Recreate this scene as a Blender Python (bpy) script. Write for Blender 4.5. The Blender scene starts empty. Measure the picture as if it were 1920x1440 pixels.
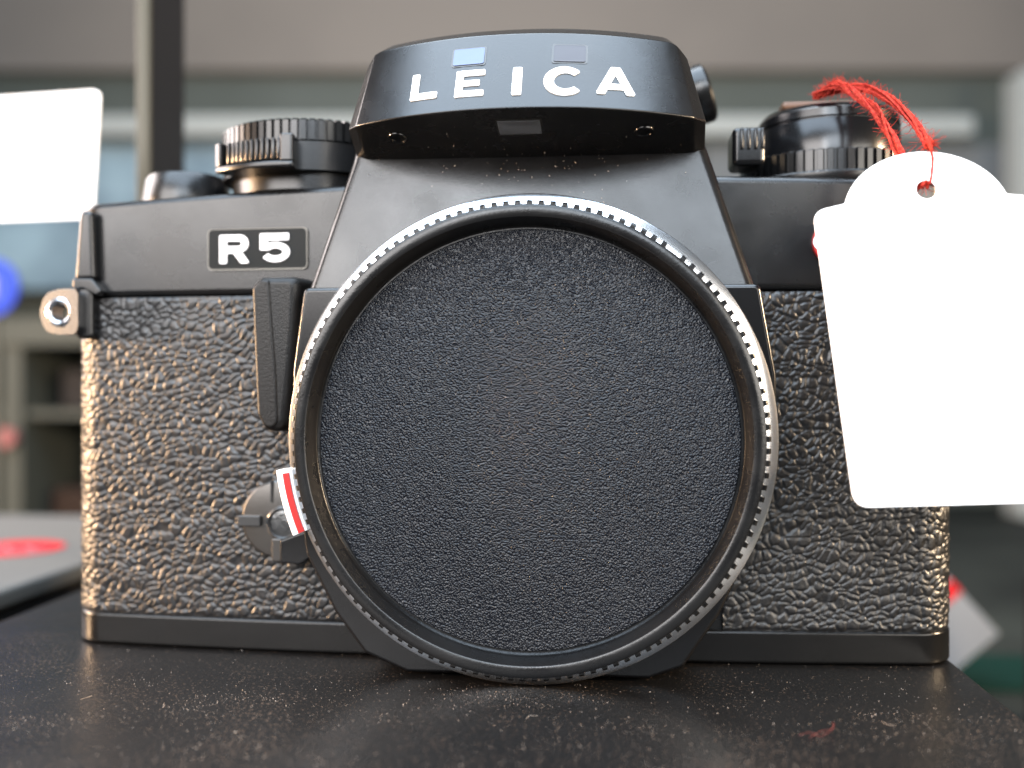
import bpy, bmesh, math, random
import numpy as np
from mathutils import Vector, Matrix
R = math.radians
MM = 0.001
random.seed(5)
rng = np.random.default_rng(7)
scene = bpy.context.scene
col = scene.collection

# ------------------------------------------------------------------ camera, world, lamps, exposure
cd = bpy.data.cameras.new('view_camera')
cam = bpy.data.objects.new('view_camera', cd); col.objects.link(cam)
cam.location = (17*MM, -142*MM, 38.9*MM)
cam.rotation_euler = (R(90), 0, math.atan(180/1900))
cd.sensor_width = 36; cd.lens = 36*1900/1920
cd.clip_start = 0.005; cd.clip_end = 20
cd.dof.use_dof = True; cd.dof.focus_distance = 0.130; cd.dof.aperture_fstop = 10.5
scene.camera = cam

w = bpy.data.worlds.new('World'); scene.world = w; w.use_nodes = True
w.node_tree.nodes['Background'].inputs[0].default_value = (0.80, 0.90, 1.0, 1)
w.node_tree.nodes['Background'].inputs[1].default_value = 0.09

def lamp(name, loc, target, size, size_y, power, color):
    l = bpy.data.lights.new(name, 'AREA'); l.shape = 'RECTANGLE'
    l.size = size; l.size_y = size_y; l.energy = power; l.color = color
    o = bpy.data.objects.new(name, l); col.objects.link(o)
    o.location = loc
    o.rotation_euler = (Vector(target)-Vector(loc)).to_track_quat('-Z', 'Y').to_euler()
    return o
lamp('street_daylight_lamp', (-0.25, -0.42, 0.21), (0, 0, 0.05), 0.40, 0.22, 3.7, (1.0, 0.96, 0.94))
lamp('overhead_daylight_lamp', (-0.05, -0.15, 0.54), (0, -0.02, 0.05), 0.60, 0.66, 11.5, (0.68, 0.83, 1.0))
lamp('front_daylight_lamp', (0.03, -0.50, 0.29), (0, 0, 0.06), 0.34, 0.14, 2.0, (0.82, 0.91, 1.0))  # added fill that lightens the prism plate from the front
lamp('side_daylight_lamp', (0.37, -0.38, 0.13), (0.03, 0, 0.04), 0.36, 0.22, 2.4, (1.0, 0.94, 0.86))
lamp('left_doorway_lamp', (-0.45, 0.11, 0.24), (0, 0, 0.06), 0.32, 0.24, 4.0, (1.0, 0.90, 0.88))  # added lamp to brighten the left prism and hood bevels, no real doorway
lamp('warm_left_lamp', (-0.50, -0.055, 0.075), (0, 0, 0.04), 0.05, 0.07, 7.5, (1.0, 0.64, 0.36))
lamp('warm_right_lamp', (0.42, -0.06, 0.14), (0.03, 0, 0.04), 0.06, 0.08, 4.5, (1.0, 0.74, 0.48))
lamp('shop_ceiling_lamp', (-0.1, 0.25, 1.1), (0, 0.65, 0.05), 0.8, 0.4, 3.2, (1.0, 0.97, 0.92))  # added fill for the shop background, no known ceiling fitting
scene.view_settings.view_transform = 'Standard'
scene.view_settings.look = 'None'
scene.view_settings.exposure = -0.10
scene.view_settings.gamma = 1.0

# ------------------------------------------------------------------ materials
def mat(name, base, rough=0.5, metal=0.0, spec=0.5, bump=None, vary=None, speck=None, emit=None, coat=0.0, trans=0.0, rvary=0.0):
    m = bpy.data.materials.new(name); m.use_nodes = True
    nt = m.node_tree; N = nt.nodes; L = nt.links; p = N['Principled BSDF']
    p.inputs['Base Color'].default_value = (*base, 1)
    p.inputs['Roughness'].default_value = rough
    p.inputs['Metallic'].default_value = metal
    p.inputs['Specular IOR Level'].default_value = spec
    p.inputs['Coat Weight'].default_value = coat
    p.inputs['Transmission Weight'].default_value = trans
    tc = N.new('ShaderNodeTexCoord')
    def noise(scale, detail=4, rough_=0.55, dist=0.0):
        n = N.new('ShaderNodeTexNoise'); n.inputs['Scale'].default_value = scale
        n.inputs['Detail'].default_value = detail; n.inputs['Roughness'].default_value = rough_
        n.inputs['Distortion'].default_value = dist
        L.new(tc.outputs['Object'], n.inputs['Vector']); return n
    def ramp(src, a, b):
        r = N.new('ShaderNodeMapRange'); r.inputs['From Min'].default_value = a; r.inputs['From Max'].default_value = b
        L.new(src, r.inputs['Value']); return r
    colour = None
    if vary:                       # (scale, second colour)
        n = noise(vary[0]); r = ramp(n.outputs['Fac'], 0.38, 0.66)
        mx = N.new('ShaderNodeMix'); mx.data_type = 'RGBA'
        L.new(r.outputs['Result'], mx.inputs['Factor'])
        mx.inputs['A'].default_value = (*base, 1); mx.inputs['B'].default_value = (*vary[1], 1)
        colour = mx.outputs['Result']
    if speck:                      # (scale, threshold, colour, patch scale)
        n = noise(speck[0], 2, 0.6); n2 = noise(speck[3], 4, 0.6)
        ad = N.new('ShaderNodeMath'); ad.operation = 'MULTIPLY_ADD'
        L.new(n2.outputs['Fac'], ad.inputs[0]); ad.inputs[1].default_value = 0.35; L.new(n.outputs['Fac'], ad.inputs[2])
        r = ramp(ad.outputs[0], speck[1], speck[1]+0.05)
        mx = N.new('ShaderNodeMix'); mx.data_type = 'RGBA'
        L.new(r.outputs['Result'], mx.inputs['Factor'])
        if colour: L.new(colour, mx.inputs['A'])
        else: mx.inputs['A'].default_value = (*base, 1)
        mx.inputs['B'].default_value = (*speck[2], 1)
        colour = mx.outputs['Result']
    if colour: L.new(colour, p.inputs['Base Color'])
    if rvary:
        n = noise(130, 4); r = N.new('ShaderNodeMapRange')
        r.inputs['From Min'].default_value = 0.3; r.inputs['From Max'].default_value = 0.7
        r.inputs['To Min'].default_value = max(0.05, rough-rvary); r.inputs['To Max'].default_value = rough+rvary
        L.new(n.outputs['Fac'], r.inputs['Value']); L.new(r.outputs['Result'], p.inputs['Roughness'])
    if bump:                       # list of (kind, scale, height in mm)
        prev = None
        for kind, sc, h in bump:
            if kind == 'noise': src = noise(sc, 3).outputs['Fac']
            else:
                v = N.new('ShaderNodeTexVoronoi'); v.feature = 'SMOOTH_F1'; v.inputs['Scale'].default_value = sc
                v.inputs['Smoothness'].default_value = 0.35
                nz = noise(sc*0.5, 2); mxv = N.new('ShaderNodeMix'); mxv.data_type = 'VECTOR'
                mxv.inputs['Factor'].default_value = 1.0
                va = N.new('ShaderNodeVectorMath'); va.operation = 'MULTIPLY_ADD'
                L.new(nz.outputs['Color'], va.inputs[0]); va.inputs[1].default_value = (0.9/sc,)*3; L.new(tc.outputs['Object'], va.inputs[2])
                L.new(va.outputs[0], v.inputs['Vector'])
                sub = N.new('ShaderNodeMath'); sub.operation = 'SUBTRACT'; sub.inputs[0].default_value = 1.0
                L.new(v.outputs['Distance'], sub.inputs[1]); src = sub.outputs[0]
            b = N.new('ShaderNodeBump'); b.inputs['Strength'].default_value = 1.0; b.inputs['Distance'].default_value = h*MM
            L.new(src, b.inputs['Height'])
            if prev: L.new(prev.outputs['Normal'], b.inputs['Normal'])
            prev = b
        L.new(prev.outputs['Normal'], p.inputs['Normal'])
    if emit:
        p.inputs['Emission Color'].default_value = (*emit[0], 1); p.inputs['Emission Strength'].default_value = emit[1]
    return m

M = {}
M['paint'] = mat('matte_black_paint', (0.0055, 0.0056, 0.006), 0.26, bump=[('noise', 5200, 0.012), ('noise', 900, 0.006)], rvary=0.05)
M['paint_edge'] = mat('satin_black_paint', (0.005, 0.005, 0.0052), 0.26, bump=[('noise', 4000, 0.006)])
M['box'] = mat('glossy_black_paint', (0.004, 0.004, 0.0045), 0.20, bump=[('noise', 3000, 0.004)])
M['leather'] = mat('black_leatherette', (0.008, 0.0078, 0.0082), 0.35, spec=0.6, bump=[('noise', 3600, 0.035)])
M['cap_rim'] = mat('black_cap_plastic', (0.0045, 0.0045, 0.0048), 0.28, bump=[('noise', 2600, 0.02)], rvary=0.08)
M['cap_face'] = mat('stippled_cap_plastic', (0.0035, 0.0045, 0.0075), 0.22, spec=0.36, bump=[('voronoi', 4300, 0.17), ('noise', 2500, 0.03)])
M['lever'] = mat('moulded_lever_plastic', (0.005, 0.0044, 0.004), 0.36, spec=0.32, bump=[('noise', 4200, 0.05)])
M['chrome'] = mat('satin_chrome', (0.88, 0.88, 0.89), 0.20, 1.0, bump=[('noise', 1500, 0.004)])
M['steel'] = mat('brushed_steel', (0.11, 0.105, 0.10), 0.34, 1.0, bump=[('noise', 2500, 0.006)])
M['dark_metal'] = mat('dark_metal', (0.05, 0.05, 0.05), 0.3, 0.3)
M['white'] = mat('white_enamel', (0.88, 0.88, 0.88), 0.45)
M['red'] = mat('red_enamel', (0.42, 0.015, 0.015), 0.4)
M['glass_pale'] = mat('frosted_window_glass', (0.085, 0.120, 0.225), 0.3, spec=0.3)
M['glass_grey'] = mat('grey_window_glass', (0.035, 0.034, 0.043), 0.25, spec=0.35)
M['glass_dark'] = mat('dark_window_glass', (0.11, 0.12, 0.135), 0.04, spec=1.0, coat=1.0)  # pale base colour paints in the reflection on the pane
M['paper'] = mat('tag_paper', (0.86, 0.87, 0.88), 0.7, bump=[('noise', 1800, 0.01)])
M['ink'] = mat('pencil_marks', (0.25, 0.25, 0.26), 0.8)
M['thread'] = mat('red_thread', (0.29, 0.016, 0.012), 0.85, spec=0.15, vary=(1800, (0.46, 0.05, 0.028)))
M['stand'] = mat('dusty_black_stand', (0.0042, 0.0041, 0.0042), 0.36, spec=0.30, bump=[('noise', 2300, 0.03)],
                 speck=(2200, 0.80, (0.065, 0.045, 0.033), 45), rvary=0.05)
M['dust'] = mat('dust_flakes', (0.36, 0.30, 0.255), 0.9)
M['rough_dark'] = mat('scuffed_dark_metal', (0.10, 0.10, 0.10), 0.3, 0.8, bump=[('noise', 900, 0.25)])
M['base'] = mat('scuffed_black_base', (0.0040, 0.0038, 0.0037), 0.22, spec=0.36, bump=[('noise', 5200, 0.01), ('noise', 180, 0.012)], rvary=0.06)  # same black paint, colour and specular lowered to imitate its dark reflections
M['badge'] = mat('badge_frame', (0.09, 0.087, 0.08), 0.28, 0.9)
M['field'] = mat('badge_black', (0.012, 0.013, 0.013), 0.2, spec=0.06)
M['lug'] = mat('worn_chrome', (0.42, 0.43, 0.45), 0.24, 1.0, bump=[('noise', 700, 0.02)])
M['lint'] = mat('faded_red_lint', (0.16, 0.025, 0.02), 0.9)
M['brown'] = mat('brown_lacquer', (0.10, 0.045, 0.02), 0.35)

# ------------------------------------------------------------------ helpers
def tag(o, label=None, cat=None, group=None, kind=None):
    if label: o['label'] = label
    if cat: o['category'] = cat
    if group: o['group'] = group
    if kind: o['kind'] = kind
    return o
def thing(name, loc, label, cat, group=None):
    o = bpy.data.objects.new(name, None); o.empty_display_size = 0.01
    col.objects.link(o); o.location = Vector(loc)*MM
    return tag(o, label, cat, group)
def base_of(parent):
    v = Vector((0, 0, 0))
    while parent: v += parent.location; parent = parent.parent
    return v
def link_mesh(name, verts, faces, m, parent=None, bevel=0, seg=3, angle=30, smooth=True, wn=True):
    me = bpy.data.meshes.new(name)
    off = base_of(parent)
    me.from_pydata([Vector(v)*MM-off for v in verts], [], faces)
    bm = bmesh.new(); bm.from_mesh(me); bmesh.ops.recalc_face_normals(bm, faces=bm.faces); bm.to_mesh(me); bm.free()
    return link_me(name, me, m, parent, bevel, seg, angle, smooth, wn)
def link_me(name, me, m, parent=None, bevel=0, seg=3, angle=30, smooth=True, wn=True):
    me.materials.append(m)
    if smooth:
        me.polygons.foreach_set('use_smooth', [True]*len(me.polygons))
        if not bevel: me.set_sharp_from_angle(angle=R(35))
    o = bpy.data.objects.new(name, me); col.objects.link(o); o.parent = parent
    if bevel:
        b = o.modifiers.new('bevel', 'BEVEL'); b.width = bevel*MM; b.segments = seg
        b.limit_method = 'ANGLE'; b.angle_limit = R(angle); b.use_clamp_overlap = True
        if wn:
            n = o.modifiers.new('normals', 'WEIGHTED_NORMAL'); n.keep_sharp = False
    return o
class MB:
    def __init__(s): s.v = []; s.f = []
    def add(s, vs, fs):
        n = len(s.v); s.v += [tuple(v) for v in vs]; s.f += [tuple(i+n for i in f) for f in fs]; return s
    def box(s, x0, x1, y0, y1, z0, z1, mtx=None):
        vs = [Vector(p) for p in ((x0,y0,z0),(x1,y0,z0),(x1,y1,z0),(x0,y1,z0),(x0,y0,z1),(x1,y0,z1),(x1,y1,z1),(x0,y1,z1))]
        if mtx: vs = [mtx @ v for v in vs]
        return s.add(vs, [(0,3,2,1),(4,5,6,7),(0,1,5,4),(1,2,6,5),(2,3,7,6),(3,0,4,7)])
    def prism(s, poly, fn0, fn1):          # poly 2-D, fn maps (u,v)->3-D for each end
        n = len(poly)
        vs = [fn0(*p) for p in poly]+[fn1(*p) for p in poly]
        return s.add(vs, [tuple(range(n)), tuple(range(2*n-1, n-1, -1))]+[(i, (i+1) % n, n+(i+1) % n, n+i) for i in range(n)])
    def lathe(s, prof, origin, axis='z', n=96, closed=False, mtx=None):
        o = Vector(origin); k = len(prof); vs = []
        for i in range(n):
            a = 2*math.pi*i/n; c, sn = math.cos(a), math.sin(a)
            for r, h in prof:
                p = Vector((r*c, r*sn, h)) if axis == 'z' else Vector((r*c, h, r*sn))
                if mtx: p = mtx @ p
                vs.append(o+p)
        fs = []
        for i in range(n):
            j = (i+1) % n
            for q in range(k if closed else k-1):
                q2 = (q+1) % k
                fs.append((i*k+q, j*k+q, j*k+q2, i*k+q2))
        if not closed:
            for q in (0, k-1):
                if prof[q][0] > 1e-6: fs.append(tuple(i*k+q for i in range(n)))
        s.add(vs, fs); return s
    def build(s, name, m, parent=None, **kw):
        return link_mesh(name, s.v, s.f, m, parent, **kw)
def weld(o):
    bm = bmesh.new(); bm.from_mesh(o.data); bmesh.ops.remove_doubles(bm, verts=bm.verts, dist=1e-7)
    bmesh.ops.recalc_face_normals(bm, faces=bm.faces); bm.to_mesh(o.data); bm.free()
    o.data.polygons.foreach_set('use_smooth', [True]*len(o.data.polygons))
    o.data.set_sharp_from_angle(angle=R(35)); return o
def fillet(poly, r, n=5):
    out = []; k = len(poly)
    for i in range(k):
        p = Vector(poly[i]); a = Vector(poly[i-1])-p; b = Vector(poly[(i+1) % k])-p
        la, lb = a.length, b.length; a.normalize(); b.normalize()
        ang = a.angle(b)
        if ang > R(165): out.append(tuple(p)); continue
        d = min(r/math.tan(ang/2), la*0.48, lb*0.48)
        p0, p1 = p+a*d, p+b*d
        for t in range(n+1):
            t /= n
            out.append(tuple((1-t)**2*p0+2*t*(1-t)*p+t*t*p1))
    return out
def rrect(x0, x1, z0, z1, r, n=5): return fillet([(x0, z0), (x1, z0), (x1, z1), (x0, z1)], r, n)
def circle(cx, cz, r, n=48, a0=0): return [(cx+r*math.cos(a0+2*math.pi*i/n), cz+r*math.sin(a0+2*math.pi*i/n)) for i in range(n)]
def outline_mesh(loops, depth):            # filled 2-D outline with holes -> mesh in mm, thickness 0..depth along third axis
    c = bpy.data.curves.new('outline', 'CURVE'); c.dimensions = '2D'; c.fill_mode = 'BOTH'; c.extrude = depth/2
    for lp in loops:
        sp = c.splines.new('POLY'); sp.points.add(len(lp)-1); sp.use_cyclic_u = True
        for q, (x, y) in zip(sp.points, lp): q.co = (x, y, 0, 1)
    o = bpy.data.objects.new('outline', c); col.objects.link(o)
    me = bpy.data.meshes.new_from_object(o.evaluated_get(bpy.context.evaluated_depsgraph_get()))
    bpy.data.objects.remove(o); bpy.data.curves.remove(c)
    vs = [(v.co.x, v.co.y, v.co.z+depth/2) for v in me.vertices]; fs = [tuple(p.vertices) for p in me.polygons]
    bpy.data.meshes.remove(me); return vs, fs
def outline_part(name, loops, depth, fn, m, parent, **kw):
    vs, fs = outline_mesh(loops, depth)
    return link_mesh(name, [fn(*v) for v in vs], fs, m, parent, **kw)

# letters in a unit-height box: outlines are lists of loops, rounded
def arc(cx, cy, rx, ry, a0, a1, n=18): return [(cx+rx*math.cos(R(a0+(a1-a0)*i/n)), cy+ry*math.sin(R(a0+(a1-a0)*i/n))) for i in range(n+1)]
def stroke(pts, wd):
    L_, R_ = [], []
    for i, p in enumerate(pts):
        p = Vector(p); d0 = (p-Vector(pts[i-1])).normalized() if i else None
        d1 = (Vector(pts[i+1])-p).normalized() if i < len(pts)-1 else None
        d0 = d0 or d1; d1 = d1 or d0
        n0, n1 = Vector((-d0.y, d0.x)), Vector((-d1.y, d1.x)); m = (n0+n1).normalized(); k = wd/2/max(0.35, m.dot(n0))
        L_.append(tuple(p+m*k)); R_.append(tuple(p-m*k))
    return L_+R_[::-1]
def glyph(ch):
    w_ = 0.27
    if ch == 'L': return [fillet([(0,0),(.98,0),(.98,.24),(.27,.24),(.27,1),(0,1)], .06)], .98
    if ch == 'I': return [fillet([(0,0),(.32,0),(.32,1),(0,1)], .06)], .32
    if ch == 'E': return [fillet([(0,0),(1.05,0),(1.05,.21),(.27,.21),(.27,.395),(.88,.395),(.88,.605),(.27,.605),(.27,.79),(1.05,.79),(1.05,1),(0,1)], .045)], 1.05
    if ch == 'C':
        o = arc(.62,.5,.62,.52,42,318,30); i_ = arc(.645,.5,.35,.295,-44,-316,26)
        return [fillet(o+i_, .05, 3)], 1.13
    if ch == 'A':
        return [fillet([(0,0),(.31,0),(.40,.18),(.96,.18),(1.05,0),(1.36,0),(.84,1),(.52,1)], .07), fillet([(.50,.38),(.86,.38),(.68,.72)][::-1], .02)], 1.36
    if ch == 'R':
        o = [(0,0),(.27,0),(.27,.36),(.50,.36),(.78,0),(1.10,0),(.80,.40)]+arc(.72,.69,.33,.31,-50,90,12)+[(0,1)]
        h = [(.27,.60),(.27,.78)]+arc(.70,.69,.10,.09,90,-90,8)
        return [fillet(o, .06, 3), h], 1.05
    if ch == '5':
        top = [(1.03,.88),(.14,.88),(.13,.50)]
        o = stroke(top, .24)
        bowl = [(.13,.50)]+[]
        pts = [(.98,.88),(.15,.88),(.15,.53)]
        outer = [(0,1),(1.05,1),(1.05,.76),(.27,.76),(.27,.66)]+arc(.56,.345,.52,.345,105,-150,26)+arc(.56,.35,.27,.135,-160,150,20)+[(.26,.42),(0,.42)]
        return [fillet(outer, .05, 3)], 1.08
def write(name, ch, x0, z0, x1, z1, depth, fn, m, parent):
    loops, wd = glyph(ch)
    sx, sz = (x1-x0)/wd, (z1-z0)
    loops = [[(x0+u*sx, z0+v*sz) for u, v in lp] for lp in loops]
    return outline_part(name, loops, depth, fn, m, parent, smooth=False)

# numpy noises for the leather grain
def vnoise(x, y, seed):
    g = np.random.default_rng(seed).random((256, 256))
    xi = np.floor(x).astype(int); yi = np.floor(y).astype(int); fx = x-xi; fy = y-yi
    fx = fx*fx*(3-2*fx); fy = fy*fy*(3-2*fy)
    a = g[xi % 256, yi % 256]; b = g[(xi+1) % 256, yi % 256]; c = g[xi % 256, (yi+1) % 256]; d = g[(xi+1) % 256, (yi+1) % 256]
    return a*(1-fx)*(1-fy)+b*fx*(1-fy)+c*(1-fx)*fy+d*fx*fy
def worley(x, y, seed):
    g = np.random.default_rng(seed); jx = g.random((256, 256)); jy = g.random((256, 256)); hh = g.random((256, 256))
    xi = np.floor(x).astype(int); yi = np.floor(y).astype(int)
    f1 = np.full(x.shape, 9.0); f2 = np.full(x.shape, 9.0); hv = np.zeros(x.shape)
    for dx in (-1, 0, 1):
        for dy in (-1, 0, 1):
            cx, cy = xi+dx, yi+dy
            d = np.hypot(cx+jx[cx % 256, cy % 256]-x, cy+jy[cx % 256, cy % 256]-y)
            nearer = d < f1
            f2 = np.where(nearer, f1, np.minimum(f2, d)); hv = np.where(nearer, hh[cx % 256, cy % 256], hv); f1 = np.where(nearer, d, f1)
    return f1, f2, hv
def grain(s, z):
    sx = s+0.8*(vnoise(s*0.45, z*0.45, 1)-.5)+0.6*(vnoise(s*1.1, z*1.1, 2)-.5)
    sz = z+1.3*(vnoise(s*0.28+9, z*0.5, 3)-.5)+0.6*(vnoise(s*1.1+5, z*1.1, 4)-.5)
    sx = sx-0.30*sz                                    # creases lean to the right
    f1, f2, hv = worley(sx/1.3, sz/1.08, 11)
    e = np.clip((f2-f1)/0.30, 0, 1); peb = e*e*(3-2*e)
    dome = np.clip(1-f1*f1, 0, 1)
    g1, g2, gv = worley(sx/0.55+3, sz/0.5+7, 12)
    fine = np.clip(1-(g1/0.8)**2, 0, 1)
    row = vnoise(s*0.16+3, z*0.7, 14)
    h = 0.21*peb*(0.6+0.4*hv)+0.085*dome+0.04*fine+0.12*row+0.02*vnoise(s*4, z*4, 5)
    return h

# ------------------------------------------------------------------ the stand and the display floor
st = thing('display_stand', (-8, -25, -40), 'low black dusty stand with a flat top under the film camera', 'stand')
mb = MB(); mb.box(-82.5, 65.2, -115, 62, -40, -0.02)
mb.build('stand_top', M['stand'], st, bevel=0.7, seg=3)

# ------------------------------------------------------------------ the film camera
kam = thing('film_camera', (0, 0, 0), 'black film camera with LEICA nameplate and R5 badge standing on the black stand', 'camera')

HW, DEP, RC, XO = 64.6, 30.0, 6.0, 0.65
def yfront(x): return (3.6 if x < 0 else 2.4)*(abs(x)/HW)**2.0
def plan(inset=0.0, n=40):               # closed outline, counter-clockwise from the front
    pts = []
    xs = HW-RC
    for i in range(n+1):
        x = -xs+2*xs*i/n; pts.append((x, yfront(x)))
    yc = yfront(xs); yl = yfront(-xs)
    pts += [(xs+RC*math.cos(R(a)), yc+RC+RC*math.sin(R(a))) for a in range(-84, 1, 6)]
    pts += [(HW, DEP-RC)]+[(xs+RC*math.cos(R(a)), DEP-RC+RC*math.sin(R(a))) for a in range(6, 91, 6)]
    pts += [(-xs+RC*math.cos(R(a)), DEP-RC+RC*math.sin(R(a))) for a in range(90, 181, 6)]
    pts += [(-HW, yl+RC)]+[(-xs+RC*math.cos(R(a)), yl+RC+RC*math.sin(R(a))) for a in range(186, 265, 6)]
    if inset:
        out = []; k = len(pts)
        for i in range(k):
            d = (Vector(pts[(i+1) % k])-Vector(pts[i-1])).normalized()
            out.append((pts[i][0]-d.y*inset, pts[i][1]+d.x*inset))
        pts = out
    return [(x+XO, y) for x, y in pts]
def slab(name, z0, z1, m, inset=0, bevel=0.5, seg=3):
    zt = z1 if callable(z1) else (lambda x: z1)
    b = MB(); b.prism(plan(inset), lambda x, y: (x, y, z0), lambda x, y: (x, y, zt(x)))
    return b.build(name, m, kam, bevel=bevel, seg=seg, angle=50)
slab('base_plate', 0.15, 4.75, M['base'], 0.0, 0.5)
slab('body_core', 4.75, 51.6, M['paint'], 0.75, 0)
slab('top_plate', 51.75, lambda x: 68.2-2.4*(abs(x-14)/78)**1.5, M['paint'], -0.05, 1.1, 4)

def leather(name, left):
    pl = plan(0.35); n = len(pl)
    front = pl[:41]
    if left:
        path = [(-HW+XO+.35, 22)]+pl[-14:]+[p for p in front if p[0] < -14]
    else:
        path = [p for p in front if p[0] > 30]+pl[41:56]+[(HW+XO-.35, 22)]
    path = np.array(path); seg = np.hypot(*np.diff(path, axis=0).T); cum = np.concatenate([[0], np.cumsum(seg)])
    ns = int(cum[-1]/0.15); nz = int(47/0.15)
    s = np.linspace(0, cum[-1], ns); px = np.interp(s, cum, path[:, 0]); py = np.interp(s, cum, path[:, 1])
    k = np.ones(9)/9
    tx = np.gradient(np.interp(s, cum, path[:, 0])); ty = np.gradient(np.interp(s, cum, path[:, 1]))
    tx = np.convolve(np.pad(tx, 4, 'edge'), k, 'valid'); ty = np.convolve(np.pad(ty, 4, 'edge'), k, 'valid')
    ln = np.hypot(tx, ty); nx, ny = ty/ln, -tx/ln
    z = np.linspace(4.7, 51.7, nz)
    SS, ZZ = np.meshgrid(s + (0 if left else 90), z, indexing='ij')
    h = grain(SS+20, ZZ+20)
    edge = np.clip(np.minimum(ZZ-4.7, 51.7-ZZ)/0.5, 0, 1); h = h*(0.35+0.65*edge)
    X = px[:, None]+nx[:, None]*h; Y = py[:, None]+ny[:, None]*h
    V = np.stack([X, Y, ZZ], -1).reshape(-1, 3)*MM
    i, j = np.meshgrid(np.arange(ns-1), np.arange(nz-1), indexing='ij'); a = (i*nz+j).ravel()
    F = np.stack([a, a+nz, a+nz+1, a+1], -1)
    me = bpy.data.meshes.new(name); me.vertices.add(len(V)); me.vertices.foreach_set('co', V.ravel())
    me.loops.add(F.size); me.loops.foreach_set('vertex_index', F.ravel().astype(np.int32))
    me.polygons.add(len(F)); me.polygons.foreach_set('loop_start', np.arange(0, F.size, 4, dtype=np.int32))
    me.update(calc_edges=True); me.validate(); me.materials.append(M['leather'])
    me.polygons.foreach_set('use_smooth', [True]*len(F))
    o = bpy.data.objects.new(name, me); col.objects.link(o); o.parent = kam; return o
leather('leather_covering', True); leather('leather_covering', False)

# mirror box, mount cylinder, chrome flange
CX, CZ = 6.75, 31.8
poly = fillet([(-23.9,51.9),(-25.4,41),(-25.6,30),(-23.6,16),(-19.6,8.2),(-15.5,2.8),(-9.7,0.35),(22.3,0.35),(26.8,2.0),(31.5,9),(36.5,20),(38.7,31),(38.7,40),(36.6,51.9)], 1.0, 4)
b = MB(); b.prism(poly, lambda x, z: (x, -8.7, z), lambda x, z: (x, 4, z)); b.build('mirror_box', M['box'], kam, bevel=0.6, seg=3, angle=40)
b = MB(); b.lathe([(20,-8.4),(30.6,-8.4),(30.9,-9.6),(30.9,-10.2),(20,-10.2)], (CX,0,CZ), 'y', 128, closed=True); b.build('mount_collar', M['paint_edge'], kam)
fl = MB(); fl.lathe([(26,-12.65),(29.6,-12.65),(31.3,-12.1),(31.6,-11.95),(31.72,-11.6),(31.72,-10.3),(31.4,-10.1),(26,-10.1)], (CX,0,CZ), 'y', 192, closed=True)
fl.build('lens_mount_flange', M['chrome'], kam)
# white index with its red line at the flange edge
def sector(r0, r1, a0, a1, n=14): return arc(CX, CZ, r1, r1, a0, a1, n)+arc(CX, CZ, r0, r0, a1, a0, n)
def ysolid(name, poly, y0, y1, m, parent, **kw):
    q = MB(); q.prism(poly, lambda x, z: (x, y0, z), lambda x, z: (x, y1, z)); return q.build(name, m, parent, **kw)
idx = ysolid('lens_index', sector(31.2, 33.35, 187.3, 202.6), -12.7, -9.6, M['white'], kam, bevel=0.12, seg=2)
ysolid('index_line', sector(31.6, 32.45, 188.2, 202.5), -12.95, -12.6, M['red'], idx)

# prism housing
fr = [(-24.4,49.6),(37.0,49.6),(30.6,69.6),(26.6,82),(24.6,86.2),(-13.6,86.2),(-15.6,82),(-18.3,69.6)]
def pfront(x, z): return (x, -7.6+2.4*(z-52.3)/17.3, z)
def pback(x, z): return (6.3+(x-6.3)*0.9, 36, 52.3+(z-52.3)*0.86)
b = MB(); b.prism(fr, pfront, pback); b.build('prism_housing', M['paint'], kam, bevel=1.5, seg=5, angle=25)

# hood with the nameplate: profile lofted along a bulging front
ZB, ZL, ZT, ZC = 69.55, 72.3, 84.0, 87.1
def hx(a, z):
    t = (z-ZB)/(ZC-ZB); l = -17.6+2.4*t; r = 30.0-3.2*t
    return (l+r)/2+a*(r-l)/2
def hprof(a):
    bu = 1-abs(a)**2.1
    return [(2.0, ZB), (-4.6, ZB), (-12.0-8.0*bu, ZL), (-7.6-4.6*bu, ZT-0.75*(1-bu)), (-3.2-2.6*bu, ZC-0.35-1.3*(1-bu)), (1.0, ZC-1.2*(1-bu)), (14, ZC-0.3-1.2*(1-bu)), (14, ZB)]
NA = 40
b = MB(); pv = [];
HALF = [1.0, 0.985, 0.965, 0.94, 0.93, 0.90, 0.87]
NM = NA+1-2*len(HALF)
AS = [-h for h in HALF]+[-0.84+1.68*i/(NM-1) for i in range(NM)]+HALF[::-1]
for a in AS:
    kz = max(0, (abs(a)-0.86)/0.14)**2.0; ky = max(0, (abs(a)-0.93)/0.07)
    for q_, (y, z) in enumerate(hprof(a)):
        yy = y+(0.3, 1.0, 1.5, 1.5, 1.0, 0, 0, 0)[q_]*ky; zz = z+(0, .25*ky, .25*ky, -1.3*kz, -2.0*kz, -2.2*kz, -2.0*kz, 0)[q_]
        pv.append((hx(a, z), yy, zz))
K = 8
fs = [(i*K+q, (i+1)*K+q, (i+1)*K+(q+1) % K, i*K+(q+1) % K) for i in range(NA) for q in range(K)]
fs += [tuple(range(K)), tuple(NA*K+q for q in range(K))]
b.add(pv, fs); hood = b.build('prism_hood', M['paint'], kam, bevel=0.5, seg=4, angle=20)
def hpoint(x, t, e0, e1):                # e0, e1 profile indices, t between them
    z = hprof(0)[e0][1]*(1-t)+hprof(0)[e1][1]*t
    a = (x-hx(0, z))/(hx(1, z)-hx(0, z)); P = hprof(a)
    return Vector((x, P[e0][0]*(1-t)+P[e1][0]*t, P[e0][1]*(1-t)+P[e1][1]*t))
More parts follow.
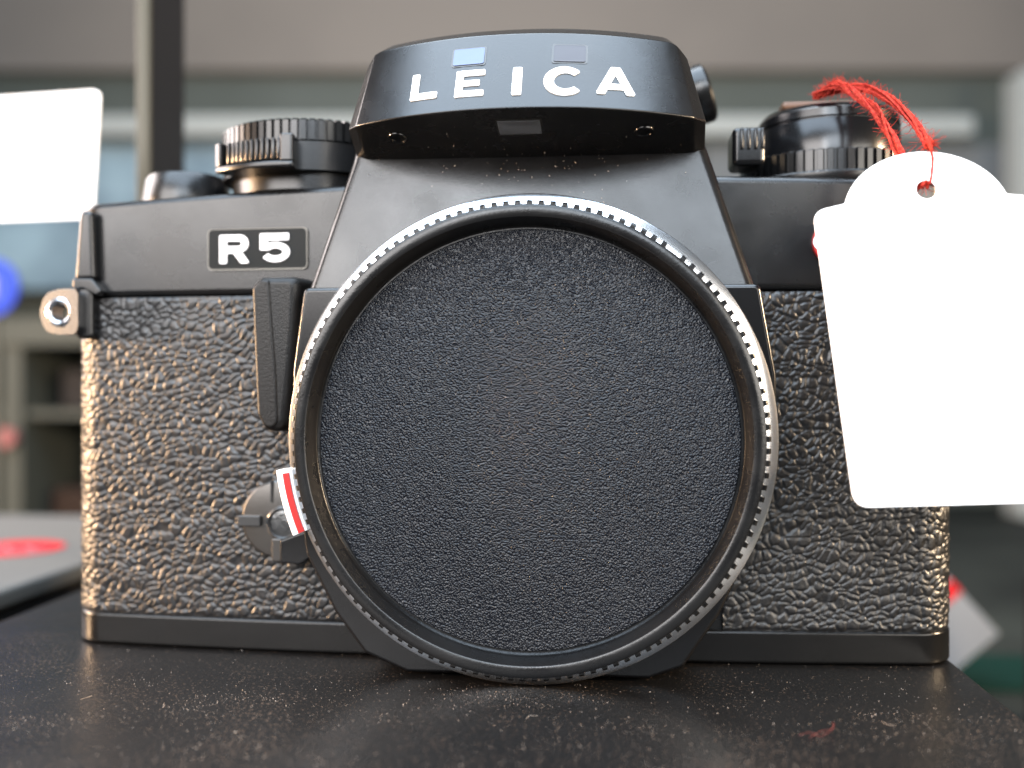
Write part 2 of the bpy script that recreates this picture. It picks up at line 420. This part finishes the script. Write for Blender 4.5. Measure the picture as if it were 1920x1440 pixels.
def hmap(e0, e1, lift=0.0, flip=1):
    z0, z1 = hprof(0)[e0][1], hprof(0)[e1][1]
    def fn(x, z, d):
        t = (z-z0)/(z1-z0); p = hpoint(x, t, e0, e1)
        n = (hpoint(x+.05, t, e0, e1)-hpoint(x-.05, t, e0, e1)).cross(hpoint(x, t+.01, e0, e1)-hpoint(x, t-.01, e0, e1)).normalized()
        if n.y*flip > 0: n = -n
        return p+n*(d+lift)
    return fn
FACE = hmap(2, 3, -0.03)
def umap(x, v, d):                       # underside: v runs 0 at the lip to 1 at the back
    p = hpoint(x, v, 2, 1)
    n = (hpoint(x+.05, v, 2, 1)-hpoint(x-.05, v, 2, 1)).cross(hpoint(x, v+.01, 2, 1)-hpoint(x, v-.01, 2, 1)).normalized()
    if n.z > 0: n = -n
    return p+n*(d-0.03)
for ch, x0, x1, z0, z1 in (('L',-7.85,-4.28,74.55,78.6),('E',-1.93,1.7,74.3,78.3),('I',5.25,6.4,74.15,78.35),('C',9.1,13.75,74.1,78.3),('A',15.45,20.4,74.45,78.65)):
    write('letter', ch, x0, z0, x1, z1, 0.16, FACE, M['white'], kam)
for x0, x1, z0, z1, mm in ((-2.6,1.4,79.3,81.85,'glass_pale'),(10.2,14.2,79.25,81.85,'glass_grey')):
    f = outline_part('window_frame', [rrect(x0-.25,x1+.25,z0-.25,z1+.25,.45)], 0.09, FACE, M['dark_metal'], kam, smooth=False)
    outline_part('window_pane', [rrect(x0,x1,z0,z1,.3)], 0.16, FACE, M[mm], f, smooth=False)
f = outline_part('window_frame', [rrect(3.0,8.8,.20,.50,.05)], 0.08, umap, M['badge'], kam, smooth=False)
outline_part('window_pane', [rrect(3.2,8.6,.225,.475,.03)], 0.13, umap, M['glass_dark'], f, smooth=False)
for sx in (-10.4, 21.6):
    c0 = umap(sx, 0.42, 0); nrm = (umap(sx, .42, 1)-c0).normalized(); mt = Vector((0,0,1)).rotation_difference(nrm).to_matrix()
    b = MB(); b.lathe([(0,.05),(.95,.05),(1.05,.22),(1.25,.22),(1.35,.05),(1.35,-.3),(0,-.3)], c0, 'z', 40, mtx=mt)
    s_ = weld(b.build('screw', M['box'], kam))
    b = MB(); b.box(-.9,.9,-.13,.13,-.1,.09); b.v = [tuple(c0+mt @ Vector(v)) for v in b.v]; b.build('slot', M['box'], s_, smooth=False)

# badge
def bf(x, z, d): return (x, yfront(x)-0.05-d, z)
bd = outline_part('model_badge', [rrect(-41.2,-26.0,55.45,61.5,.8)], 0.35, bf, M['badge'], kam, bevel=.12, seg=2)
outline_part('badge_field', [rrect(-41.0,-26.18,55.63,61.32,.68)], 0.42, bf, M['field'], bd, smooth=False)
write('letter', 'R', -39.3, 56.4, -34.85, 60.55, 0.52, bf, M['white'], bd)
write('letter', '5', -33.1, 56.5, -28.6, 60.65, 0.52, bf, M['white'], bd)
# round red emblem on the right
em = ysolid('emblem', circle(48.1, 58.4, 3.1), 0.3, 1.4, M['red'], kam, bevel=0.15)
outline_part('emblem_script', [arc(46.6,58.4,1.6,1.3,60,300,14)+arc(46.6,58.4,1.25,.95,300,60,14), rrect(47.2,49.6,57.2,57.6,.1), rrect(48.0,48.35,57.9,59.6,.1), rrect(49.0,49.35,57.9,59.0,.1)],
             0.12, lambda x, z, d: (x, 0.32-d, z), M['white'], em, smooth=False)

# self timer lever: two leaves meeting at a crease
lv = [(-32.3,52.6),(-31.0,53.8),(-26.6,53.8),(-25.7,53.0),(-26.0,47),(-26.6,40),(-27.3,33.4),(-28.6,32.2),(-30.4,32.5),(-31.6,34.6)]
lv = fillet(lv, 1.3, 4); b = MB()
b.prism(lv, lambda x, z: (x, -5.4, z), lambda x, z: (x+1.8*(x > -29), -0.4, z))
lever = b.build('self_timer_lever', M['lever'], kam, bevel=1.2, seg=6, angle=30)
ysolid('lever_leaf', fillet([(-32.15,52.3),(-30.9,53.4),(-29.6,53.4),(-29.3,49),(-28.6,40),(-28.35,33.6),(-29.4,32.6),(-30.5,33.0),(-31.4,34.8)], 1.1), -5.62, -4.6, M['lever'], lever, bevel=.45, seg=4, angle=40)
b = MB(); b.lathe([(0,0.6),(3.0,0.6),(3.0,-3.0),(2.6,-3.4),(0,-3.4)], (-27.5,0.2,50.2), 'y', 40); weld(b.build('lever_pivot', M['box'], kam))

# stop-down knob
kb = MB(); kb.lathe([(0,0.4),(5.6,0.4),(5.6,-0.9),(5.3,-1.2),(3.2,-1.5),(0,-1.5)], (-29.9,0.6,19.5), 'y', 64); kb = weld(kb.build('stop_down_knob', M['steel'], kam))
ysolid('knob_bar', rrect(-35.7,-32.4,18.6,20.1,.2), -1.6, 0, M['dark_metal'], kb, bevel=.15)
ysolid('knob_bar', rrect(-30.6,-29.2,13.7,16.9,.2), -1.9, 0, M['steel'], kb, bevel=.15)
ysolid('knob_bar', rrect(-31.0,-30.8,22.0,25.0,.05), -1.2, 0, M['dark_metal'], kb)
ysolid('knob_shade', fillet([(-29.2,16.8),(-29.2,13.6),(-26.2,13.4),(-23.4,15.4),(-24.5,18.6)], .5), -2.6, 0, M['box'], kb, bevel=.3)  # raised black wedge at the knob's lower right
b = MB(); b.lathe([(1.9,-.7),(1.9,-1.4),(2.15,-1.65),(2.5,-1.4),(2.5,-.7)], (-29.2,0.3,19.0), 'y', 48, closed=True); b.build('screw_ring', M['dark_metal'], kb)
b = MB(); b.lathe([(0,-.5),(1.9,-.5),(1.9,-1.25),(1.5,-1.4),(0,-1.25)], (-29.2,0.3,19.0), 'y', 40); sc = weld(b.build('screw', M['rough_dark'], kb))

# strap lug
lp = fillet([(-67.4,49.5),(-66.1,46.6),(-63.6,46.2),(-60.9,46.2),(-60.3,47.0),(-60.3,52.2),(-60.9,52.9),(-63.6,52.9),(-66.2,52.4)], 2.8, 6)
hole = circle(-63.4, 49.5, 1.3, 32)
lg = outline_part('strap_lug', [lp, hole], 2.6, lambda x, z, d: (x, 0.6+d-0.25*(x+63.7), z), M['lug'], kam, bevel=.35, seg=3, angle=50)
b = MB(); b.lathe([(1.3,.3),(1.3,-.2),(1.7,-.45),(2.2,-.2),(2.2,.4)], (-63.4,0.5,49.5), 'y', 48, closed=True); b.build('lug_eyelet', M['lug'], lg)
ysolid('lug_mount', rrect(-61.6,-58.9,45.6,53.2,.8), 1.3, 9.5, M['paint_edge'], kam, bevel=.6)
# back latch bar beside the top plate
b = MB(); b.prism([(-61.0,64.6),(-58.9,64.6),(-58.5,54.2),(-61.9,54.2)], lambda x, z: (x, 1.3, z), lambda x, z: (x, 9, z))
la = b.build('back_latch', M['paint_edge'], kam, bevel=.8, seg=4)
b = MB(); b.prism(fillet([(-62.0,54.6),(-58.9,54.5),(-57.2,52.5),(-58.2,51.9),(-60.2,53.0),(-61.8,52.9)], .5), lambda x, z: (x, 1.0, z), lambda x, z: (x, 7, z)); b.build('latch_hook', M['paint_edge'], la, bevel=.35)

# left dial group: release collar, shutter dial, program lever
b = MB(); b.lathe([(0,67.4),(6.9,67.4),(6.9,68.2),(6.4,71.2),(5.9,71.9),(5.2,72.1),(3.4,72.1),(3.0,71.4),(0,71.2)], (-50.4,15.5,0), 'z', 72); weld(b.build('release_collar', M['paint'], kam))
b = MB(); b.lathe([(2.6,71),(2.6,72.4),(2.2,72.7),(0,72.8)], (-50.4,15.5,0), 'z', 40); weld(b.build('release_button', M['dark_metal'], kam))
DX, DY = -29.0, 14.5
b = MB(); b.lathe([(0,67.4),(12.6,67.4),(12.6,69.7),(14.0,69.9),(14.0,74.0),(0,74.0)], (DX,DY,0), 'z', 96); weld(b.build('dial_base', M['paint_edge'], kam))
def cog(name, cx, cy, r0, r1, z0, z1, n, m, parent, duty=.62, top=0.5, a_off=0):
    q = MB(); ring = []
    for i in range(n):
        a = 2*math.pi*i/n+a_off; da = 2*math.pi/n
        for t, r in ((0, r1), (duty, r1), (duty+.1, r0), (.9, r0)): ring.append((cx+r*math.cos(a+da*t), cy+r*math.sin(a+da*t)))
    k = len(ring); sc_ = (r1-top)/r1
    vs = [(x, y, z0) for x, y in ring]+[(x, y, z1-top*.6) for x, y in ring]+[(cx+(x-cx)*sc_, cy+(y-cy)*sc_, z1) for x, y in ring]
    fs = [tuple(range(k)), tuple(range(3*k-1, 2*k-1, -1))]+[(L*k+i, L*k+(i+1) % k, (L+1)*k+(i+1) % k, (L+1)*k+i) for L in (0, 1) for i in range(k)]
    q.add(vs, fs); return q.build(name, m, parent, smooth=False)
cog('shutter_dial', DX, DY, 13.7, 14.3, 74.2, 77.3, 70, M['paint_edge'], kam)
def zsector(r0, r1, a0, a1, n=16): return arc(DX, DY, r1, r1, a0, a1, n)+arc(DX, DY, r0, r0, a1, a0, n)
def zsolid(name, poly, z0, z1, m, parent, **kw):
    q = MB(); q.prism(poly, lambda x, y: (x, y, z0), lambda x, y: (x, y, z1)); return q.build(name, m, parent, **kw)
lev = zsolid('program_lever', zsector(12, 17.2, -131, -84), 69.6, 70.5, M['paint_edge'], kam, bevel=.25)
zsolid('lever_wall', zsector(12, 15.2, -127, -87), 70.5, 73.9, M['box'], lev)
zsolid('lever_post', zsector(12, 17.2, -131, -126.5, 4), 70.4, 74.0, M['paint_edge'], lev, bevel=.3)
zsolid('lever_post', zsector(12, 17.2, -90.5, -84, 4), 70.4, 74.4, M['paint_edge'], lev, bevel=.3)
for i in range(11):
    a = -124.3+i*3.12
    zsolid('lever_rib', zsector(14.5, 16.3+(.2 if i in (0, 10) else 0), a, a+1.9, 2), 70.9, 73.95, M['paint_edge'], lev, bevel=.12, seg=2)

# right dial group: rewind knob, compensation ring, toothed button
QX, QY = 50.3, 16.0
cog('compensation_ring', QX, QY, 12.5, 13.1, 68.9, 72.0, 60, M['paint_edge'], kam, duty=.55, top=.3)
b = MB(); b.lathe([(0,67.4),(13.3,67.4),(13.5,67.8),(13.5,68.6),(13.2,68.9),(0,68.9)], (QX,QY,0), 'z', 96); weld(b.build('ring_base', M['paint_edge'], kam))
b = MB(); b.lathe([(0,71.9),(10.4,71.9),(10.4,76.6),(10.2,76.9),(10.2,77.1),(10.4,77.3),(10.3,78.4),(9.6,79.2),(8.6,79.5),(0,79.5)], (QX,QY,0), 'z', 96); weld(b.build('rewind_knob', M['box'], kam))
b = MB(); b.box(QX-7.6, QX+3.5, QY-5, QY-1, 79.5, 80.7); b.build('rewind_crank', M['brown'], kam, bevel=.4)
b = MB(); b.box(34.3, 38.9, 1.6, 8, 69.4, 74.8); bt = b.build('lock_button', M['box'], kam, bevel=.8, seg=4)
for i in range(4):
    q = MB(); q.box(35.3+i*.95, 35.8+i*.95, 1.25, 5, 71.6, 74.5); q.build('button_rib', M['paint_edge'], bt, bevel=.15, seg=2)
# eyepiece shutter knob on the prism side
ax = Vector((0.95, -0.05, 0.30)).normalized(); mt = Vector((0,0,1)).rotation_difference(ax).to_matrix()
b = MB(); b.lathe([(0,-3),(3.9,-3),(4.0,-1.2),(4.3,-1.1),(4.5,-.3),(4.5,1.0),(4.1,1.4),(0,1.5)], (31.2,16,83.4), 'z', 64, mtx=mt); weld(b.build('eyepiece_knob', M['paint_edge'], kam))

# dust on the prism and hood
b = MB()
def flake(q, p, s):
    vs = [Vector(p)+Vector((random.uniform(-s,s), random.uniform(-s,s), random.uniform(-s,s))) for _ in range(4)]
    q.add(vs, [(0,1,2),(0,1,3),(0,2,3),(1,2,3)])
for _ in range(75):
    z = 69.3-abs(random.gauss(0, 1))*2.4 if random.random() < .7 else random.uniform(62, 69)
    if z < 60: continue
    x = random.gauss(9, 9)
    if -14 < x < 28: flake(b, (x, pfront(x, z)[1]-.03, z), random.choice((.07,.08,.10,.14)))
for _ in range(40):
    p = umap(random.gauss(7, 9), random.uniform(.25, .98), .05); flake(b, p, random.choice((.06,.07,.11)))
tag(b.build('dust_specks', M['dust'], kam, smooth=False), kind='stuff')

# ------------------------------------------------------------------ the body cap
cap = thing('body_cap', (CX, -12.7, CZ), 'round black plastic cap with stippled face and knurled edge closing the lens mount', 'lens cap')
b = MB(); b.lathe([(24,-12.75),(29.2,-12.75),(29.25,-13.2),(29.3,-15.6),(29.45,-15.8),(29.45,-16.65),(29.35,-16.92),(29.1,-17.05),(28.05,-17.05),(27.88,-16.95),(27.78,-16.6),(27.25,-14.55),(27.1,-14.3),(26.9,-14.15),(24,-14.15)], (CX,0,CZ), 'y', 256, closed=True)
b.build('cap_rim', M['cap_rim'], cap)
b = MB(); b.lathe([(0,-14.45),(26.2,-14.45),(26.6,-14.38),(26.75,-14.1),(26.7,-13.5),(0,-13.5)], (CX,0,CZ), 'y', 160); weld(b.build('cap_face', M['cap_face'], cap))
q = MB(); n = 126
ring = []
for i in range(n):
    if i in (18, 71): r_t = 29.5
    else: r_t = 30.2
    for t, r in ((0, r_t), (.42, r_t), (.5, 29.32), (.92, 29.32)):
        a = 2*math.pi*(i+t)/n; ring.append((r*math.cos(a), r*math.sin(a)))
k = len(ring)
vs = []
for y, sc_ in ((-12.72, 1), (-15.3, 1), (-15.5, .992)): vs += [(CX+u*sc_, y, CZ+v*sc_) for u, v in ring]
inner = [(CX+28.5*math.cos(math.atan2(v, u)), y, CZ+28.5*math.sin(math.atan2(v, u))) for y in (-12.72, -15.5) for u, v in ring]
vs += inner
fs = [(L*k+i, L*k+(i+1) % k, (L+1)*k+(i+1) % k, (L+1)*k+i) for L in (0, 1) for i in range(k)]
fs += [(2*k+i, 2*k+(i+1) % k, 4*k+(i+1) % k, 4*k+i) for i in range(k)]+[(i, 3*k+i, 3*k+(i+1) % k, (i+1) % k) for i in range(k)]
q.add(vs, fs); q.build('knurled_edge', M['cap_rim'], cap, smooth=False)

# ------------------------------------------------------------------ price tag and its thread
TL, BL, TR = Vector((41.5,-17,60.1)), Vector((45.0,-22,26.3)), Vector((66.1,-17,61.1))
ux = (TR-TL).normalized(); vz = (BL-TL); vz = (vz-ux*vz.dot(ux)*0.15).normalized(); nn = ux.cross(vz).normalized()
if nn.y < 0: nn = -nn
def tmap(u, v, d):
    bend = 0.35*math.sin(v/34*2.2)+0.25*(u/26)**2
    return TL+ux*u+vz*v+nn*(d-bend)
TW, TH_ = 27.0, 36.0
shoulder = fillet([(0,TH_),(0,0),(3.6,0)], 2.0, 6)
tl = fillet([(0,0.4),(0.3,TH_),(TW-.3,TH_),(TW,0.4),(23.0,-0.3)]+arc(13.2,1.2,9.7,8.1,10,170,30)[0:0]+[(22.7,-0.3)]+[(13.2+9.6*math.cos(R(a)),1.6-7.9*math.sin(R(a))) for a in range(15, 166, 5)]+[(3.7,-0.3)], 1.9, 6)
hole = circle(13.5,-1.5,1.15,28)
tg = thing('price_tag', (54, -17, 59), 'blank white paper tag with rounded shoulders and a punched hole, hanging by red thread', 'tag')
outline_part('paper', [tl, hole[::-1]], 0.28, tmap, M['paper'], tg, smooth=False)
b = MB()
for u, v, a, L_ in ((7.6,3.6,8,1.0),(3.4,9.6,95,1.1),(19.2,9.2,80,1.6),(10.0,12.0,20,.5),(5.2,3.9,70,.4),(19.0,5.0,40,.4)):
    c, s_ = math.cos(R(a)), math.sin(R(a)); w_ = .045
    pts = [(u-c*L_/2+s_*w_, v-s_*L_/2-c*w_), (u+c*L_/2+s_*w_, v+s_*L_/2-c*w_), (u+c*L_/2-s_*w_, v+s_*L_/2+c*w_), (u-c*L_/2-s_*w_, v-s_*L_/2+c*w_)]
    b.prism(pts, lambda x, y: tmap(x, y, -.03), lambda x, y: tmap(x, y, .02))
b.build('pencil_marks', M['ink'], tg, smooth=False)

def catmull(P, n=14):
    P = [Vector(p) for p in P]; P = [P[0]*2-P[1]]+P+[P[-1]*2-P[-2]]; out = []
    for i in range(1, len(P)-2):
        for k in range(n):
            t = k/n; a, b_, c, d = P[i-1:i+3]
            out.append(.5*((2*b_)+(c-a)*t+(2*a-5*b_+4*c-d)*t*t+(3*b_-a-3*c+d)*t**3))
    return out+[P[-2]]
def tube(q, path, rad, n=7):
    vs = []; up = Vector((.3, .5, .8)).normalized()
    for i, p in enumerate(path):
        d = (path[min(i+1, len(path)-1)]-path[max(i-1, 0)]).normalized()
        s1 = d.cross(up).normalized(); s2 = d.cross(s1); r = rad(i/(len(path)-1)) if callable(rad) else rad
        vs += [p+s1*r*math.cos(2*math.pi*k/n)+s2*r*math.sin(2*math.pi*k/n) for k in range(n)]
    fs = [(i*n+k, i*n+(k+1) % n, (i+1)*n+(k+1) % n, (i+1)*n+k) for i in range(len(path)-1) for k in range(n)]
    fs += [tuple(range(n-1, -1, -1)), tuple((len(path)-1)*n+k for k in range(n))]
    q.add(vs, fs)
H = tmap(13.3, -1.2, 0); Hf = tmap(14.2, -3.6, -1.2); 
strandA = [(47.0,8,80.6),(49.0,4.0,80.9),(50.6,1.5,79.0),(52.0,-4,75.3),(52.6,-9,71.0),(53.2,-14.5,65.5),tuple(tmap(13.4,-3.5,.9)),tuple(tmap(13.4,-1.9,.5))]
strandB = [tuple(tmap(13.75,-1.75,.5)),tuple(tmap(13.85,-2.2,0)),tuple(tmap(14.0,-2.4,-.45)),tuple(tmap(14.6,-5.0,-.5)),tuple(tmap(14.5,-7.2,-.5)),(56.3,-13,68.4),(55.6,-7,73.2),(54.4,-1,77.6),(52.4,3,80.2),(49.6,6,80.9),(46.8,8.5,80.6)]
thr = thing('tag_thread', (50, 2, 80), 'fuzzy red thread looped from the rewind knob through the hole of the white tag', 'thread')
def ply(path, r_fn, turns, count):
    plies = []
    for k_ in range(count):
        ph = 6.283*k_/count; out = []; wob = random.uniform(.6, 1.15)
        for i, p in enumerate(path):
            d = (path[min(i+1, len(path)-1)]-path[max(i-1, 0)]).normalized(); s1 = d.cross(Vector((.3,.5,.8))).normalized(); s2 = d.cross(s1)
            a = ph+turns*2*math.pi*i/len(path)*wob; ro = r_fn(i/(len(path)-1))*wob
            out.append(p+s1*ro*math.cos(a)+s2*ro*math.sin(a)+Vector((random.gauss(0,.03),random.gauss(0,.03),random.gauss(0,.03))))
        plies.append(out)
    return plies
fz = MB()
thin = lambda t: min(1.0, max(.15, .15+(t-.34)*6))
for path, rf in ((catmull(strandA), lambda t: .95), (catmull(strandB), thin)):
    q = MB()
    for pl_ in ply(path, lambda t: (.50*rf(t)), 1.6, 9): tube(q, pl_, lambda t: .14*(rf(t)+.25), 5)
    q.build('strand', M['thread'], thr)
    for _ in range(900):
        i = random.randrange(2, len(path)-2); t = i/(len(path)-1)
        if rf(t) < .5: continue
        p = path[i]; d = Vector((random.gauss(0,1), random.gauss(0,1), random.gauss(0,1))).normalized()
        L_ = random.uniform(.4, 1.25); k = Vector((random.gauss(0,1), random.gauss(0,1), random.gauss(0,1)))*.4
        tube(fz, [p+d*.4, p+d*(.4+L_*.5)+k*.4, p+d*(.4+L_*.8)+k], .024, 3)
tag(fz.build('thread_fuzz', M['thread'], thr, smooth=False), kind='stuff')

# ------------------------------------------------------------------ dust and lint on the stand
b = MB()
clump = [(random.uniform(-75, 60), random.uniform(-75, -12), random.uniform(3, 12)) for _ in range(46)]+[(random.gauss(5, 25), random.gauss(-56, 5), random.uniform(4, 12)) for _ in range(26)]
for _ in range(9000):
    if random.random() < .72:
        cx_, cy_, cr = random.choice(clump); x = random.gauss(cx_, cr); y = random.gauss(cy_, cr*.45)
    else: x = random.uniform(-80, 64); y = random.uniform(-95, 4)
    if not (-81 < x < 64 and -100 < y < 5): continue
    s_ = random.choice((.03,.035,.04,.045,.05,.06,.07)) if random.random() < .98 else random.uniform(.08, .12)
    flake(b, (x, y, s_*.5), s_)
for _ in range(12):
    x = random.uniform(-75, 60); y = random.uniform(-60, -6); a = random.uniform(0, 6.3); L_ = random.uniform(.5, 1.8)
    d = Vector((math.cos(a), math.sin(a), 0)); p = Vector((x, y, .06)); k = Vector((-d.y, d.x, .2))*L_*random.uniform(-.3,.3)
    tube(b, [p, p+d*L_*.5+k, p+d*L_], .022, 3)
tag(b.build('dust', M['dust'], smooth=False), 'pale dust and lint scattered over the black stand', 'dust', kind='stuff')
b = MB(); tube(b, catmull([(38.0,-27.6,.1),(39.2,-27.3,.35),(40.2,-27.8,.15),(41.2,-27.0,.3),(42.0,-26.2,.6),(42.2,-25.2,.9),(42.0,-25.6,.3),(40.6,-26.4,.2),(39.0,-28.2,.1)], 5), .018, 5)
tag(b.build('red_fibre', M['lint']), 'tiny curled red fibre lying on the black stand in front of the camera', 'fibre')

# ------------------------------------------------------------------ the shop behind
S_ = {}
def sm(name, rgb, rough=.6, **kw): S_[name] = mat('shop_'+name, rgb, rough, spec=.12, **kw)
sm('bulkhead', (0.112, 0.107, 0.102), vary=(2.2, (0.16, 0.150, 0.138))); sm('recess', (0.062, 0.074, 0.068), vary=(5, (0.085, 0.10, 0.095))); sm('rail', (0.28, 0.31, 0.31)); sm('panel', (0.12, 0.18, 0.23), vary=(14, (0.25, 0.36, 0.43)))
sm('panelr', (0.12, 0.135, 0.145)); sm('unit', (0.05, 0.056, 0.05)); sm('black', (0.012, 0.012, 0.013)); sm('floor', (0.008, 0.009, 0.009), vary=(9, (0.03, 0.034, 0.03)))
sm('grey_box', (0.105, 0.105, 0.10), .5); sm('blue', (0.0, 0.028, 0.30), .5); sm('white', (0.17, 0.19, 0.215)); sm('red', (0.40, 0.015, 0.02), .45)
sm('divider', (0.012, 0.013, 0.016), .3); sm('edge', (0.07, 0.07, 0.058), .35); sm('green', (0.003, 0.02, 0.015)); sm('brown', (0.016, 0.010, 0.008))
def solid(name, x0, x1, y0, y1, z0, z1, m, parent=None, bevel=0):
    q = MB(); q.box(x0, x1, y0, y1, z0, z1); return q.build(name, S_[m], parent, bevel=bevel, smooth=bool(bevel))
tag(solid('floor', -900, 900, -140, 900, -90, -60, 'floor'), kind='structure', label='dark display floor below the stand')
PIV = Matrix.Translation((17*MM, -142*MM, 0)); TURN = PIV @ Matrix.Rotation(math.atan(180/1900), 4, 'Z') @ PIV.inverted()   # the shop wall stands a little askew to the stand
def wallpiece(name, *a, label, cat=None, kind=None, **kw):
    o = solid(name, *a, **kw); o.matrix_world = TURN; return tag(o, label, cat, kind=kind)
wallpiece('back_wall', -900, 900, 700, 720, -60, 900, 'recess', kind='structure', label='dark green grey wall of the shop behind')
wallpiece('ceiling_bulkhead', -900, 900, 688, 699, 296, 700, 'bulkhead', kind='structure', label='warm grey bulkhead across the top of the shop')
wallpiece('shelf_rail', -560, 375, 640, 655, 231, 247, 'rail', bevel=3, cat='rail', label='long pale rail along the shop wall at shelf height')
wallpiece('wall_panel', -480, -118, 660, 690, 113, 229, 'panel', bevel=2, cat='panel', label='mottled blue grey wall panel on the left of the shop')
wallpiece('wall_panel', 170, 414, 660, 690, -12, 229, 'panelr', bevel=2, cat='panel', label='dull grey wall panel under the pale rail on the right')
wallpiece('wall_post', 391, 404, 600, 630, -60, 270, 'rail', bevel=2, cat='post', label='narrow pale upright post at far right of the shop wall')

dv = thing('divider_panel', (-83, 79, -60), 'dark upright glass divider with a pale polished edge behind the left dial', 'divider')
solid('panel', -83.2, -82.0, 70.2, 87.5, -60, 230, 'divider', dv); solid('polished_edge', -84.7, -81.9, 68.6, 70.1, -60, 230, 'edge', dv, bevel=.4)

pc = thing('price_card', (-100, 40, -60), 'blank white price card with rounded corners at the left, behind the camera', 'card')
outline_part('card', [fillet([(-128,69.2),(-78.9,69.9),(-77.5,94.0),(-128,92.6)], 1.6, 6)], .5, lambda x, z, d: (x, 40+d-.03*(x+100), z), M['paper'], pc, smooth=False)
q = MB(); q.box(-113, -112, 41.2, 42.2, -60, 88); q.build('stem', M['dark_metal'], pc)
outline_part('card_mark', [circle(-98.6, 88.2, .5, 14), circle(-98.6, 88.2, .3, 14)[::-1]], .1, lambda x, z, d: (x, 39.9-.03*(x+100), z), M['ink'], pc, smooth=False)

rs = thing('round_sign', (-266, 300, -60), 'round blue sign with a white symbol at the far left edge', 'sign')
ysolid('disc', circle(-266.5, 83.5, 13.2, 40), 300, 302, S_['blue'], rs)
outline_part('symbol', [rrect(-271,-263.5,78,89,2.5)], .3, lambda x, z, d: (x, 299.9-d, z), S_['white'], rs, smooth=False)
ysolid('post', [(-268,-60),(-265,-60),(-265,75),(-268,75)], 302.5, 305, S_['unit'], rs)

su = thing('shelving_unit', (-300, 430, -60), 'grey green shelving unit with dark openings behind the strap lug', 'shelf')
for x in (-420, -323, -226):
    solid('upright', x, x+11, 400, 520, -60, 60.5, 'unit', su)
solid('top_board', -420, -215, 398, 522, 60.7, 76, 'unit', su)
for z in (-58, 20): solid('shelf_board', -408.8, -323.2, 404, 518, z, z+4, 'unit', su); solid('shelf_board', -311.8, -226.2, 404, 518, z, z+4, 'unit', su)
solid('back_board', -409, -226, 521, 523, -60, 60, 'black', su)
tag(solid('dark_box', -300, -250, 420, 480, 24.1, 48, 'black', bevel=2), 'black box on the upper shelf of the grey green unit', 'box')
tag(solid('brown_box', -306, -240, 420, 490, -53.9, -22, 'brown', bevel=2), 'brown box on the bottom shelf of the grey green unit', 'box')
tag(ysolid('pink_ball', circle(-318, 9, 5, 24), 394, 399, mat('shop_pink', (.20, .06, .07)), None), 'small pink round sticker on the upright of the shelving unit', 'sticker')

gb = thing('flat_box', (-160, 60, -60), 'flat grey box with a red oval logo on its lid, left of the black stand', 'box')
solid('lid', -260, -97.5, -60, 147, -4, -0.3, 'grey_box', gb, bevel=.8); solid('tray', -259, -98.5, -59, 146, -60, -4.1, 'black', gb, bevel=.5)  # black lower body paints in the shade on the box side in the gap
lid_logo = MB(); lid_logo.prism(circle(-124.5, 87, 12, 48), lambda x, y: (x, y, -.35), lambda x, y: (x, y, -.15)); lgo = lid_logo.build('logo', S_['red'], gb, smooth=False)
for pts in ([(-133,84),(-130,90),(-128,84),(-126,88)], [(-126,88),(-123,84),(-121,88),(-118,85),(-115,87)], [(-134,82),(-124,81),(-115,83)]):
    outline_part('script', [stroke(catmull([(*p, 0) for p in pts], 6) and [tuple(v)[:2] for v in catmull([(*p, 0) for p in pts], 6)], .9)], .06, lambda x, y, d: (x, y, -.13+d), S_['white'], lgo, smooth=False)

cb = thing('white_carton', (118, 200, -36), 'white carton with a red band leaning at the right behind the camera', 'carton')
mt = Matrix.Translation((118, 194, -35.5)) @ Matrix.Rotation(R(48), 4, 'Y')
q = MB(); q.box(-17, 17, -6, 6, -13, 13, mt); q.build('carton_body', S_['white'], cb, bevel=.5)
q = MB(); q.box(-5.5, -0.5, -6.2, 6.2, -13.2, 13.2, mt); q.build('red_band', S_['red'], cb)
tag(solid('brown_case', 131, 170, 118, 150, -60, -12, 'brown', bevel=3), 'dark brown case at the far right edge', 'case')
tag(solid('green_mat', 112, 240, 196, 236, -59.9, -58, 'green'), 'dark green mat on the display floor at the right', 'mat')
